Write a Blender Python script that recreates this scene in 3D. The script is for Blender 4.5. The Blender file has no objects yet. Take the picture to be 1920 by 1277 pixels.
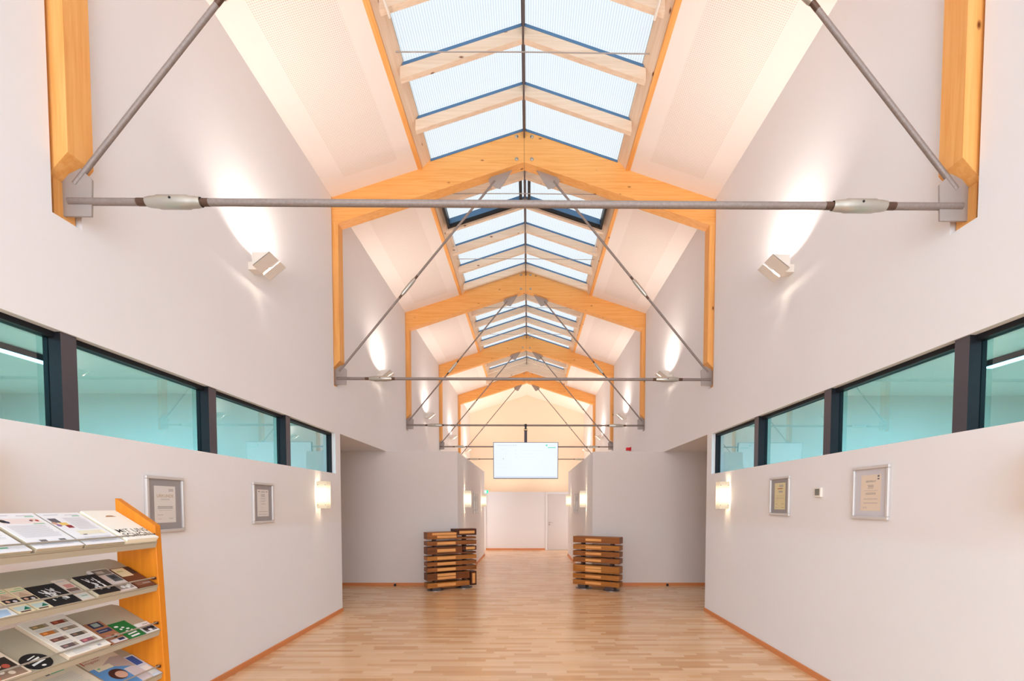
import bpy, math, random
from mathutils import Vector, Matrix
random.seed(7)
S = bpy.context.scene
COL = S.collection

# ------------------------------------------------------------------ camera
F_PX, W_PX, H_PX = 830.0, 1920.0, 1277.0
PITCH, YAW, ROLL, CX, CY = 0.0370, 0.0068, 0.0010, 996.14, 977.78
cam = bpy.data.cameras.new('camera'); camo = bpy.data.objects.new('camera', cam); COL.objects.link(camo)
cam.sensor_fit = 'HORIZONTAL'; cam.sensor_width = 36.0
cam.lens = F_PX / W_PX * 36.0
cam.shift_x = -(CX - W_PX / 2) / W_PX
cam.shift_y = (CY - H_PX / 2) / W_PX
cam.clip_start = 0.05; cam.clip_end = 200
_s, _c, _sp, _cp = math.sin(YAW), math.cos(YAW), math.sin(PITCH), math.cos(PITCH)
_R = Vector((_c, -_s, 0)); _F = Vector((_s * _cp, _c * _cp, -_sp)); _U = Vector((_s * _sp, _c * _sp, _cp))
_R2 = _R * math.cos(ROLL) + _U * math.sin(ROLL); _U2 = _U * math.cos(ROLL) - _R * math.sin(ROLL)
camo.matrix_world = Matrix(((_R2.x, _U2.x, -_F.x, 0.065), (_R2.y, _U2.y, -_F.y, 0.0), (_R2.z, _U2.z, -_F.z, 1.7), (0, 0, 0, 1)))
S.camera = camo

# ------------------------------------------------------------------ world, exposure
wd = bpy.data.worlds.new('overcast_sky'); S.world = wd; wd.use_nodes = True
bg = wd.node_tree.nodes['Background']
bg.inputs['Color'].default_value = (0.80, 0.905, 1.0, 1); bg.inputs['Strength'].default_value = 6.0
S.view_settings.view_transform = 'Standard'; S.view_settings.look = 'None'
S.view_settings.gamma = 1.0; S.view_settings.use_curve_mapping = False
S.view_settings.exposure = 0.36
cy = S.cycles
cy.max_bounces = 10; cy.diffuse_bounces = 6; cy.glossy_bounces = 4; cy.transmission_bounces = 6; cy.transparent_max_bounces = 12
cy.sample_clamp_indirect = 6.0; cy.use_denoising = True; cy.caustics_reflective = False; cy.caustics_refractive = False

def area(name, loc, rot, sx, sy, power, color=(1, 1, 1), portal=False, spread=180):
    l = bpy.data.lights.new(name, 'AREA'); l.shape = 'RECTANGLE'; l.size = sx; l.size_y = sy
    l.energy = power; l.color = color; l.spread = math.radians(spread)
    if portal: l.cycles.is_portal = True
    o = bpy.data.objects.new(name, l); COL.objects.link(o); o.location = loc; o.rotation_euler = rot
    return o
area('skylight_portal', (0, 6.8, 7.62), (0, 0, 0), 3.4, 21.8, 1, portal=True)
area('rear_fill_light', (0, -3.7, 1.7), (math.radians(90), 0, math.radians(180)), 4.6, 2.2, 110, (.93, .96, 1))  # added fill light behind the camera, brightens lower walls and floor
for _s in (-1, 1):
    area('corridor_end_fill', (_s * 2.85, 15.88, 1.4), (0, _s * math.radians(90), 0), 2.2, 1.5, 22, (1, .97, .95))  # added fill light, hidden behind the side blocks, brightens the corridor end
    area('gable_fill_light', (_s * 1.4, 20.6, 2.26), (math.radians(180), 0, 0), 1.2, 2.5, 30, (1, .84, .70))  # added warm fill for the gable, hidden behind the low back wall
area('rear_fill_portal', (0, -4.3, 2.9), (math.radians(90), 0, math.radians(0)), 5.2, 5.2, 1, portal=True)  # guides sky sampling through the added rear opening

# ------------------------------------------------------------------ dimensions
W = 2.90                     # half width of the hall
TY = [2.87 + 4 * k for k in range(5)]     # front faces of the timber frames
TT = 0.165                   # frame thickness
SL = 0.3205
ZA, ZB, ZC = 7.36, 6.865, 7.263           # apex of beam top, beam bottom, ceiling plane
SILL, WTOP, SOF = 2.183, 2.801, 2.8176
YEND, YGRAY, YBOX, YBACK, YFAR, YREAR = 7.0356, 9.3035, 15.0, 16.757, 22.65, -4.0
XB = 1.416

# ------------------------------------------------------------------ materials
def rgb(r, g, b):
    f = lambda c: (c / 255) / 12.92 if c <= 10 else (((c / 255) + 0.055) / 1.055) ** 2.4
    return (f(r), f(g), f(b), 1)
def new_mat(name):
    m = bpy.data.materials.new(name); m.use_nodes = True
    nt = m.node_tree; b = nt.nodes['Principled BSDF']
    return m, nt, b
def N(nt, t, **kw):
    n = nt.nodes.new(t)
    for k, v in kw.items(): setattr(n, k, v)
    return n
_pc = {}
def plain(name, col, rough=0.6, metal=0.0, spec=0.4):
    if name in _pc: return _pc[name]
    m, nt, b = new_mat(name)
    b.inputs['Base Color'].default_value = col; b.inputs['Roughness'].default_value = rough
    b.inputs['Metallic'].default_value = metal; b.inputs['Specular IOR Level'].default_value = spec
    _pc[name] = m; return m
def ink(r, g, b, rough=0.55):
    return plain(f'ink {r} {g} {b}', rgb(r, g, b), rough, 0, 0.3)
def emit(name, col, st, base=None):
    m, nt, b = new_mat(name)
    b.inputs['Base Color'].default_value = base or col; b.inputs['Emission Color'].default_value = col
    b.inputs['Emission Strength'].default_value = st; b.inputs['Roughness'].default_value = 0.3
    return m
def paint(name, col, bump=0.03):
    m, nt, b = new_mat(name)
    tc = N(nt, 'ShaderNodeTexCoord'); no = N(nt, 'ShaderNodeTexNoise'); no.inputs['Scale'].default_value = 260
    no2 = N(nt, 'ShaderNodeTexNoise'); no2.inputs['Scale'].default_value = 1.3
    mx = N(nt, 'ShaderNodeMix', data_type='RGBA')
    mx.inputs[6].default_value = col; mx.inputs[7].default_value = (col[0] * .965, col[1] * .965, col[2] * .96, 1)
    nt.links.new(tc.outputs['Object'], no.inputs['Vector']); nt.links.new(tc.outputs['Object'], no2.inputs['Vector'])
    nt.links.new(no2.outputs['Fac'], mx.inputs[0]); nt.links.new(mx.outputs[2], b.inputs['Base Color'])
    bp = N(nt, 'ShaderNodeBump'); bp.inputs['Strength'].default_value = bump; bp.inputs['Distance'].default_value = 0.002
    nt.links.new(no.outputs['Fac'], bp.inputs['Height']); nt.links.new(bp.outputs['Normal'], b.inputs['Normal'])
    b.inputs['Roughness'].default_value = 0.75; b.inputs['Specular IOR Level'].default_value = 0.2
    return m
def wood(name, c1, c2, knot, axis, rough=0.5, knots=True, spec=0.3):
    m, nt, b = new_mat(name)
    tc = N(nt, 'ShaderNodeTexCoord'); mp = N(nt, 'ShaderNodeMapping')
    sc = [34.0, 34.0, 34.0]; sc['XYZ'.index(axis)] = 1.6
    mp.inputs['Scale'].default_value = sc
    nt.links.new(tc.outputs['Object'], mp.inputs['Vector'])
    no = N(nt, 'ShaderNodeTexNoise'); no.inputs['Scale'].default_value = 1.0; no.inputs['Detail'].default_value = 4; no.inputs['Distortion'].default_value = 0.6
    nt.links.new(mp.outputs[0], no.inputs['Vector'])
    mx = N(nt, 'ShaderNodeMix', data_type='RGBA'); mx.inputs[6].default_value = c1; mx.inputs[7].default_value = c2
    rp = N(nt, 'ShaderNodeValToRGB'); rp.color_ramp.elements[0].position = 0.35; rp.color_ramp.elements[1].position = 0.7
    nt.links.new(no.outputs['Fac'], rp.inputs[0]); nt.links.new(rp.outputs[0], mx.inputs[0])
    out = mx.outputs[2]
    if knots:
        mp2 = N(nt, 'ShaderNodeMapping'); s2 = [5.5, 5.5, 5.5]; s2['XYZ'.index(axis)] = 2.6
        mp2.inputs['Scale'].default_value = s2
        nt.links.new(tc.outputs['Object'], mp2.inputs['Vector'])
        vo = N(nt, 'ShaderNodeTexVoronoi'); vo.inputs['Scale'].default_value = 1.0
        nt.links.new(mp2.outputs[0], vo.inputs['Vector'])
        r2 = N(nt, 'ShaderNodeValToRGB'); r2.color_ramp.elements[0].position = 0.035; r2.color_ramp.elements[1].position = 0.10
        r2.color_ramp.elements[0].color = (1, 1, 1, 1); r2.color_ramp.elements[1].color = (0, 0, 0, 1)
        nt.links.new(vo.outputs['Distance'], r2.inputs[0])
        mk = N(nt, 'ShaderNodeMix', data_type='RGBA'); mk.inputs[7].default_value = knot
        nt.links.new(r2.outputs[0], mk.inputs[0]); nt.links.new(out, mk.inputs[6]); out = mk.outputs[2]
    nt.links.new(out, b.inputs['Base Color'])
    b.inputs['Roughness'].default_value = rough; b.inputs['Specular IOR Level'].default_value = spec
    return m

WALL = paint('white wall paint', rgb(238, 236, 238))
FRONTSHADE = paint('wall paint darkened for shade', rgb(226, 217, 213))  # front of the side blocks: shade put into the wall colour
ROOMW = paint('office wall paint', rgb(228, 226, 222))
glu1, glu2, kn = rgb(242, 180, 108), rgb(232, 160, 84), rgb(120, 62, 24)
GLU = {a: wood('spruce glulam ' + a, glu1, glu2, kn, a) for a in 'XYZ'}
pal1, pal2 = rgb(236, 214, 192), rgb(226, 198, 170)
PAL = {a: wood('pale spruce ' + a, pal1, pal2, kn, a) for a in 'XY'}
STEEL = plain('galvanised steel', rgb(168, 158, 153), 0.5, 0.3)
BRIGHT = plain('zinc plated steel', rgb(190, 186, 176), 0.32, 0.8)
BLACKM = plain('black metal', rgb(30, 28, 30), 0.4, 0.3)
ALU = plain('anodised aluminium', rgb(216, 212, 210), 0.4, 0.25)
DARKALU = plain('dark grey window frame', rgb(34, 34, 38), 0.45, 0.0, 0.15)
MULL = plain('grey mullion face', rgb(92, 88, 94), 0.3, 0.6)
RIDGE = plain('brown grey ridge profile', rgb(112, 104, 106), 0.4, 0.4)
BLUEG = plain('glazing gasket with blue reflection', rgb(84, 122, 160), 0.4, 0.2)  # the blue is a reflection put into the base colour
LAMPW = plain('white lamp enamel', rgb(236, 228, 218), 0.45)
WHITEL = plain('white lacquer', rgb(238, 236, 236), 0.4)
def steel_noise():
    m, nt, b = new_mat('mill scale steel rod')
    tc = N(nt, 'ShaderNodeTexCoord'); no = N(nt, 'ShaderNodeTexNoise'); no.inputs['Scale'].default_value = 60; no.inputs['Detail'].default_value = 5
    nt.links.new(tc.outputs['Object'], no.inputs['Vector'])
    mx = N(nt, 'ShaderNodeMix', data_type='RGBA'); mx.inputs[6].default_value = rgb(126, 112, 106); mx.inputs[7].default_value = rgb(158, 146, 140)
    nt.links.new(no.outputs['Fac'], mx.inputs[0]); nt.links.new(mx.outputs[2], b.inputs['Base Color'])
    b.inputs['Roughness'].default_value = 0.55; b.inputs['Metallic'].default_value = 0.35
    return m
ROD = steel_noise()

def floor_mat():
    m, nt, b = new_mat('beech strip parquet')
    tc = N(nt, 'ShaderNodeTexCoord'); sx = N(nt, 'ShaderNodeSeparateXYZ'); nt.links.new(tc.outputs['Object'], sx.inputs[0])
    def M(op, a, b_=None):
        n = N(nt, 'ShaderNodeMath', operation=op)
        for i, v in enumerate((a, b_)):
            if v is None: continue
            if isinstance(v, (int, float)): n.inputs[i].default_value = v
            else: nt.links.new(v, n.inputs[i])
        return n.outputs[0]
    ry = M('DIVIDE', sx.outputs['Y'], .066); row = M('FLOOR', ry)
    wn1 = N(nt, 'ShaderNodeTexWhiteNoise', noise_dimensions='1D'); nt.links.new(row, wn1.inputs['W'])
    px = M('ADD', M('DIVIDE', sx.outputs['X'], .52), M('MULTIPLY', wn1.outputs['Value'], 9.0)); pl = M('FLOOR', px)
    cb = N(nt, 'ShaderNodeCombineXYZ'); nt.links.new(pl, cb.inputs[0]); nt.links.new(row, cb.inputs[1])
    wn2 = N(nt, 'ShaderNodeTexWhiteNoise', noise_dimensions='2D'); nt.links.new(cb.outputs[0], wn2.inputs['Vector'])
    cr = N(nt, 'ShaderNodeValToRGB'); e = cr.color_ramp.elements
    e[0].color = rgb(222, 176, 132); e[1].color = rgb(240, 204, 166); k = e.new(.5); k.color = rgb(233, 192, 150); k = e.new(.08); k.color = rgb(212, 162, 114)
    nt.links.new(wn2.outputs['Value'], cr.inputs[0])
    # end and side joints
    ex = M('LESS_THAN', M('FRACT', px), .004); ey = M('LESS_THAN', M('FRACT', ry), .022); jn = M('MAXIMUM', ex, ey)
    mp = N(nt, 'ShaderNodeMapping'); mp.inputs['Scale'].default_value = (2.4, 70, 1); nt.links.new(tc.outputs['Object'], mp.inputs['Vector'])
    no = N(nt, 'ShaderNodeTexNoise'); no.inputs['Scale'].default_value = 1; no.inputs['Detail'].default_value = 3; nt.links.new(mp.outputs[0], no.inputs['Vector'])
    rp = N(nt, 'ShaderNodeValToRGB'); rp.color_ramp.elements[0].position = .3; rp.color_ramp.elements[1].position = .7
    rp.color_ramp.elements[0].color = (.9, .87, .83, 1); rp.color_ramp.elements[1].color = (1.02, 1.02, 1.02, 1); nt.links.new(no.outputs['Fac'], rp.inputs[0])
    ml = N(nt, 'ShaderNodeMix', data_type='RGBA', blend_type='MULTIPLY'); ml.inputs[0].default_value = 1
    nt.links.new(cr.outputs[0], ml.inputs[6]); nt.links.new(rp.outputs[0], ml.inputs[7])
    mj = N(nt, 'ShaderNodeMix', data_type='RGBA'); mj.inputs[7].default_value = rgb(190, 140, 96); nt.links.new(M('MULTIPLY', jn, .6), mj.inputs[0]); nt.links.new(ml.outputs[2], mj.inputs[6])
    nt.links.new(mj.outputs[2], b.inputs['Base Color'])
    b.inputs['Roughness'].default_value = 0.22; b.inputs['Specular IOR Level'].default_value = 0.5
    return m
FLOOR = floor_mat()

def panel_mat():
    # white acoustic board, round holes on a 22 mm grid inside a plain margin
    m, nt, b = new_mat('perforated acoustic board')
    tc = N(nt, 'ShaderNodeTexCoord'); sx = N(nt, 'ShaderNodeSeparateXYZ'); nt.links.new(tc.outputs['Object'], sx.inputs[0])
    def M(op, a, b_=None):
        n = N(nt, 'ShaderNodeMath', operation=op)
        for i, v in enumerate((a, b_)):
            if v is None: continue
            if isinstance(v, (int, float)): n.inputs[i].default_value = v
            else: nt.links.new(v, n.inputs[i])
        return n.outputs[0]
    P = 0.020
    fx = M('SUBTRACT', M('FRACT', M('DIVIDE', sx.outputs['X'], P)), 0.5)
    fy = M('SUBTRACT', M('FRACT', M('DIVIDE', sx.outputs['Y'], P)), 0.5)
    d = M('SQRT', M('ADD', M('MULTIPLY', fx, fx), M('MULTIPLY', fy, fy)))
    hole = M('LESS_THAN', d, 0.24)
    ax = M('ABSOLUTE', sx.outputs['X']); inx = M('MULTIPLY', M('GREATER_THAN', ax, 1.83), M('LESS_THAN', ax, 2.60))
    hole = M('MULTIPLY', hole, inx)
    ym = M('MODULO', M('ADD', sx.outputs['Y'], 9.13), 4.0)      # distance along the bay from each frame
    iny = M('MULTIPLY', M('GREATER_THAN', ym, 0.42), M('LESS_THAN', ym, 3.72)); hole = M('MULTIPLY', hole, iny)
    mx = N(nt, 'ShaderNodeMix', data_type='RGBA'); mx.inputs[6].default_value = rgb(240, 230, 224); mx.inputs[7].default_value = rgb(208, 190, 176)
    nt.links.new(hole, mx.inputs[0]); nt.links.new(mx.outputs[2], b.inputs['Base Color'])
    b.inputs['Roughness'].default_value = 0.8; b.inputs['Specular IOR Level'].default_value = 0.1
    return m
CEIL = panel_mat()
CEILP = plain('white ceiling board', rgb(244, 237, 228), 0.8, 0, 0.1)

def poly_mat():
    # ribbed translucent multiwall sheet: ribs run along the hall, part clear, part diffusing
    m, nt, b = new_mat('ribbed polycarbonate'); nt.nodes.remove(b)
    out = nt.nodes['Material Output']
    tc = N(nt, 'ShaderNodeTexCoord'); sx = N(nt, 'ShaderNodeSeparateXYZ'); nt.links.new(tc.outputs['Object'], sx.inputs[0])
    mu = N(nt, 'ShaderNodeMath', operation='MULTIPLY'); mu.inputs[1].default_value = 2 * math.pi / 0.028
    nt.links.new(sx.outputs['X'], mu.inputs[0])
    si = N(nt, 'ShaderNodeMath', operation='SINE'); nt.links.new(mu.outputs[0], si.inputs[0])
    rp = N(nt, 'ShaderNodeMapRange'); rp.inputs[1].default_value = 0.2; rp.inputs[2].default_value = 1.0; rp.inputs[3].default_value = 0.0; rp.inputs[4].default_value = 1.0
    nt.links.new(si.outputs[0], rp.inputs[0])
    mx = N(nt, 'ShaderNodeMix', data_type='RGBA'); mx.inputs[6].default_value = (0.152, 0.144, 0.134, 1); mx.inputs[7].default_value = (0.106, 0.111, 0.114, 1)
    nt.links.new(rp.outputs[0], mx.inputs[0])
    ge = N(nt, 'ShaderNodeNewGeometry'); tm = N(nt, 'ShaderNodeMix', data_type='RGBA'); tm.inputs[7].default_value = (1, 1, 1, 1); nt.links.new(mx.outputs[2], tm.inputs[6]); nt.links.new(ge.outputs['Backfacing'], tm.inputs[0])
    tr = N(nt, 'ShaderNodeBsdfTransparent'); nt.links.new(tm.outputs[2], tr.inputs['Color'])
    tl = N(nt, 'ShaderNodeBsdfTranslucent'); tl.inputs['Color'].default_value = (0.35, .35, .35, 1)
    ms = N(nt, 'ShaderNodeMixShader'); ms.inputs[0].default_value = 0.05
    nt.links.new(tr.outputs[0], ms.inputs[1]); nt.links.new(tl.outputs[0], ms.inputs[2])
    gl = N(nt, 'ShaderNodeBsdfGlossy'); gl.inputs['Roughness'].default_value = 0.25; gl.inputs['Color'].default_value = (1, 1, 1, 1)
    m2 = N(nt, 'ShaderNodeMixShader'); m2.inputs[0].default_value = 0.03
    nt.links.new(ms.outputs[0], m2.inputs[1]); nt.links.new(gl.outputs[0], m2.inputs[2])
    nt.links.new(m2.outputs[0], out.inputs['Surface'])
    return m
POLY = poly_mat()
def glass_mat(name, tint, refl=1.0):
    m, nt, b = new_mat(name); nt.nodes.remove(b)
    out = nt.nodes['Material Output']
    tr = N(nt, 'ShaderNodeBsdfTransparent'); tr.inputs['Color'].default_value = tint
    gl = N(nt, 'ShaderNodeBsdfGlossy'); gl.inputs['Roughness'].default_value = 0.0; gl.inputs['Color'].default_value = (.9, .9, .9, 1)
    fr = N(nt, 'ShaderNodeFresnel'); fr.inputs['IOR'].default_value = 1.55
    ge = N(nt, 'ShaderNodeNewGeometry'); iv = N(nt, 'ShaderNodeMath', operation='SUBTRACT'); iv.inputs[0].default_value = 1; nt.links.new(ge.outputs['Backfacing'], iv.inputs[1])
    m0 = N(nt, 'ShaderNodeMath', operation='MULTIPLY'); nt.links.new(iv.outputs[0], m0.inputs[0]); nt.links.new(fr.outputs[0], m0.inputs[1])
    tm = N(nt, 'ShaderNodeMix', data_type='RGBA'); tm.inputs[6].default_value = tint; tm.inputs[7].default_value = (1, 1, 1, 1); nt.links.new(ge.outputs['Backfacing'], tm.inputs[0]); nt.links.new(tm.outputs[2], tr.inputs['Color'])
    mu = N(nt, 'ShaderNodeMath', operation='MULTIPLY'); mu.inputs[1].default_value = refl; nt.links.new(m0.outputs[0], mu.inputs[0])
    ms = N(nt, 'ShaderNodeMixShader'); nt.links.new(mu.outputs[0], ms.inputs[0])
    nt.links.new(tr.outputs[0], ms.inputs[1]); nt.links.new(gl.outputs[0], ms.inputs[2]); nt.links.new(ms.outputs[0], out.inputs['Surface'])
    return m
TEAL = glass_mat('teal tinted glass', (0.15, 0.47, 0.60, 1), 2.4)
CLEAR = glass_mat('clear picture glass', (0.96, 0.96, 0.96, 1), 0.6)

# ------------------------------------------------------------------ mesh builder
class MB:
    def __init__(s): s.v = []; s.f = []; s.m = []; s.mats = []; s.sm = []
    def mi(s, mat):
        if mat not in s.mats: s.mats.append(mat)
        return s.mats.index(mat)
    def add(s, vs, fs, mat, smooth=False):
        o = len(s.v); s.v += [tuple(v) for v in vs]; k = s.mi(mat)
        for f in fs: s.f.append(tuple(i + o for i in f)); s.m.append(k); s.sm.append(smooth)
        return s
    def box(s, x0, x1, y0, y1, z0, z1, mat, fmats=None):
        x0, x1 = min(x0, x1), max(x0, x1); y0, y1 = min(y0, y1), max(y0, y1); z0, z1 = min(z0, z1), max(z0, z1)
        vs = [(x0, y0, z0), (x1, y0, z0), (x1, y1, z0), (x0, y1, z0), (x0, y0, z1), (x1, y0, z1), (x1, y1, z1), (x0, y1, z1)]
        fs = {'-z': (0, 3, 2, 1), '+z': (4, 5, 6, 7), '-y': (0, 1, 5, 4), '+x': (1, 2, 6, 5), '+y': (2, 3, 7, 6), '-x': (3, 0, 4, 7)}
        o = len(s.v); s.v += vs
        for k, f in fs.items():
            s.f.append(tuple(i + o for i in f)); s.m.append(s.mi((fmats or {}).get(k, mat))); s.sm.append(False)
        return s
    def frame_box(s, o, u, v, n, a, b, c, mat):
        # box spanned from point o by direction u (range a), v (range b), n (range c)
        o, u, v, n = map(Vector, (o, u, v, n))
        P = lambda i, j, k: o + u * a[i] + v * b[j] + n * c[k]
        vs = [P(0, 0, 0), P(1, 0, 0), P(1, 1, 0), P(0, 1, 0), P(0, 0, 1), P(1, 0, 1), P(1, 1, 1), P(0, 1, 1)]
        return s.add(vs, [(0, 3, 2, 1), (4, 5, 6, 7), (0, 1, 5, 4), (1, 2, 6, 5), (2, 3, 7, 6), (3, 0, 4, 7)], mat)
    def prism(s, poly, y0, y1, mat, plane='XZ', fm=None):
        # poly in a plane, extruded along the third axis from y0 to y1
        n = len(poly)
        def P(p, t):
            return {'XZ': (p[0], t, p[1]), 'YZ': (t, p[0], p[1]), 'XY': (p[0], p[1], t)}[plane]
        vs = [P(p, y0) for p in poly] + [P(p, y1) for p in poly]
        s.add(vs, [tuple(range(n)), tuple(range(2 * n - 1, n - 1, -1))] + [(i, i + n, (i + 1) % n + n, (i + 1) % n) for i in range(n)], mat)
        return s
    def tube(s, p0, p1, r, mat, seg=12, r1=None, smooth=True, caps=True):
        p0, p1 = Vector(p0), Vector(p1); d = (p1 - p0).normalized(); r1 = r if r1 is None else r1
        a = d.orthogonal().normalized(); b = d.cross(a)
        vs = []
        for p, rr in ((p0, r), (p1, r1)):
            for i in range(seg):
                t = 2 * math.pi * i / seg; vs.append(p + (a * math.cos(t) + b * math.sin(t)) * rr)
        fs = [(i, (i + 1) % seg, (i + 1) % seg + seg, i + seg) for i in range(seg)]
        s.add(vs, fs, mat, smooth)
        if caps: s.add(vs[:seg], [tuple(range(seg - 1, -1, -1))], mat); s.add(vs[seg:], [tuple(range(seg))], mat)
        return s
    def rev(s, p0, d, prof, mat, seg=14):
        p0, d = Vector(p0), Vector(d).normalized(); a = d.orthogonal().normalized(); b = d.cross(a)
        vs = []
        for t, r in prof:
            for i in range(seg):
                w = 2 * math.pi * i / seg; vs.append(p0 + d * t + (a * math.cos(w) + b * math.sin(w)) * max(r, 1e-5))
        fs = []
        for k in range(len(prof) - 1):
            for i in range(seg): fs.append((k * seg + i, k * seg + (i + 1) % seg, (k + 1) * seg + (i + 1) % seg, (k + 1) * seg + i))
        return s.add(vs, fs, mat, True)
    def quad(s, o, u, v, a0, b0, a1, b1, mat, n=None, off=0.0):
        o, u, v = map(Vector, (o, u, v)); n = Vector(n) if n is not None else u.cross(v); o = o + n * off
        return s.add([o + u * a0 + v * b0, o + u * a1 + v * b0, o + u * a1 + v * b1, o + u * a0 + v * b1], [(0, 1, 2, 3)], mat)
    def text(s, txt, o, u, v, size, mat, off=0.0, rot=0.0, center=False):
        vs, fs = glyphs(txt); o, u, v = map(Vector, (o, u, v)); o = o + u.cross(v).normalized() * off
        c, n = math.cos(rot), math.sin(rot); w = max((p[0] for p in vs), default=0) if center else 0
        return s.add([o + u * (((x - w / 2) * c - y * n) * size) + v * (((x - w / 2) * n + y * c) * size) for x, y in vs], fs, mat)
    def build(s, name, parent=None, local=False, bevel=0.0):
        off = Vector((0, 0, 0))
        if parent is not None and not local: off = parent.get('_w') and Vector(parent['_w']) or Vector((0, 0, 0))
        me = bpy.data.meshes.new(name)
        me.from_pydata([tuple(Vector(v) - off) for v in s.v], [], s.f)
        for m in s.mats: me.materials.append(m)
        me.polygons.foreach_set('material_index', s.m); me.polygons.foreach_set('use_smooth', s.sm)
        me.update()
        o = bpy.data.objects.new(name, me); COL.objects.link(o)
        if parent is not None:
            o.parent = parent
            if not local: o['_w'] = list(off)
        if bevel:
            b = o.modifiers.new('bevel', 'BEVEL'); b.width = bevel; b.segments = 2; b.limit_method = 'ANGLE'
        return o
_gc = {}
def glyphs(txt):
    if txt not in _gc:
        cu = bpy.data.curves.new('lettering', 'FONT'); cu.body = txt; cu.size = 1.0; cu.offset = 0.002
        o = bpy.data.objects.new('lettering', cu); COL.objects.link(o)
        me = o.to_mesh(); vs = [(v.co.x, v.co.y) for v in me.vertices]; fs = [tuple(p.vertices) for p in me.polygons]
        o.to_mesh_clear(); bpy.data.objects.remove(o); bpy.data.curves.remove(cu)
        _gc[txt] = (vs, fs)
    return _gc[txt]

def tag(o, label, cat, group=None):
    o['label'] = label; o['category'] = cat
    if group: o['group'] = group
    return o
def thing(name, loc, label, cat, group=None, rz=0.0):
    o = bpy.data.objects.new(name, None); COL.objects.link(o); o.location = loc; o.rotation_euler = (0, 0, rz)
    o.empty_display_size = 0.1; o['_w'] = list(loc)
    return tag(o, label, cat, group)
def struct(o): o['kind'] = 'structure'; return o
def copy_thing(src, loc, label, mirror=False):
    r = src.copy(); COL.objects.link(r); r.location = loc; r['label'] = label
    if mirror: r.rotation_euler = (0, 0, math.pi)
    for ch in src.children:
        c = ch.copy(); COL.objects.link(c); c.parent = r
        for g in ch.children:
            d = g.copy(); COL.objects.link(d); d.parent = c
    return r

# ================================================================== SETTING
def zc(x, a=ZC): return a - SL * abs(x)
m = MB(); m.box(-6.0, 6.0, YREAR, YFAR, -0.1, 0, FLOOR); struct(m.build('floor'))

SLOT0, SLOT1, SLOTZ = 2.845 - TY[0], 3.03 - TY[0], 3.52
for s, side in ((-1, 'left'), (1, 'right')):
    m = MB(); xo = 3.15
    # masonry under the high windows
    m.box(s * W, s * xo, YREAR, YEND, 0, SILL, WALL)
    m.box(s * W, s * xo, 6.86, YEND, SILL, WTOP, WALL)
    m.box(s * W, s * xo, YREAR, -3.7, SILL, WTOP, WALL)
    m.box(s * W, s * xo, YREAR, YEND, WTOP, SOF, WALL)
    # upper wall with slots for the timber posts
    m.box(s * W, s * xo, YREAR, YFAR, SOF, SLOTZ, WALL)
    ys = [YREAR]
    for t in TY: ys += [t + SLOT0, t + SLOT1]
    ys.append(YFAR)
    for i in range(0, len(ys), 2): m.box(s * W, s * xo, ys[i], ys[i + 1], SLOTZ, 6.52, WALL)
    for t in TY: m.box(s * 3.1, s * xo, t + SLOT0, t + SLOT1, SLOTZ, 6.52, WALL)
    m.box(s * W, s * xo, YBOX, YFAR, 0, SOF, WALL)
    struct(m.build('wall_' + side))
    # low block that flanks the corridor: its front closes the side passage
    m = MB(); m.box(s * XB, s * 6.0, YGRAY, YBOX, 0, SOF, WALL, {'-y': FRONTSHADE}); struct(m.build('wall_passage_' + side))
    m = MB(); m.box(s * 3.15, s * 6.0, YEND, YGRAY + .3, SOF, SOF + .2, WALL); struct(m.build('ceiling_passage_' + side))
    m = MB(); m.box(s * 6.0, s * 6.1, YEND, YGRAY, 0, SOF, WALL); struct(m.build('wall_passage_end_' + side))
    # baseboards
    BB = wood_bb = GLU['Y']
for s, side in ((-1, 'left'), (1, 'right')):
    bbm = plain('reddish beech skirting', rgb(214, 136, 84), 0.45)
    m = MB(); m.box(s * W, s * (W - .014), YREAR, YEND, 0, .06, bbm); struct(m.build('baseboard_' + side))
    m = MB(); m.box(s * XB, s * 6, YGRAY - .014, YGRAY, 0, .06, bbm); struct(m.build('baseboard_passage_' + side))
    m = MB(); m.box(s * XB, s * (XB - .014), YGRAY - .014, YBOX, 0, .06, bbm); struct(m.build('baseboard_corridor_' + side))
m = MB(); m.box(-1.54, .70, YBACK - .014, YBACK, 0, .06, bbm); struct(m.build('baseboard_back'))
# back of the corridor and the tall gable behind it
m = MB(); m.box(-W, W, YBACK, YFAR, 0, 2.2, WALL); struct(m.build('wall_back_low'))
m = MB(); m.prism([(-3.15, 0), (3.15, 0), (3.15, 6.6), (0, 7.62), (-3.15, 6.6)], YFAR, YFAR + .2, paint('cream gable paint', rgb(248, 232, 212))); struct(m.build('wall_back'))
# rear wall with a large open window added behind the camera for fill daylight
m = MB()
m.box(-3.15, -2.5, YREAR - .2, YREAR, 0, 7.62, WALL); m.box(2.5, 3.15, YREAR - .2, YREAR, 0, 7.62, WALL)
m.box(-2.5, 2.5, YREAR - .2, YREAR, 5.4, 7.62, WALL); m.box(-2.5, 2.5, YREAR - .2, YREAR, 0, .4, WALL); struct(m.build('wall_rear'))
m = MB()
for x in (-2.47, -1.25, 0, 1.25, 2.47): m.box(x - .03, x + .03, YREAR - .15, YREAR - .07, .4, 5.4, DARKALU)
for z in (.43, 2.6, 5.37): m.box(-2.5, 2.5, YREAR - .15, YREAR - .07, z - .03, z + .03, DARKALU)
struct(m.build('window_9'))

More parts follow.
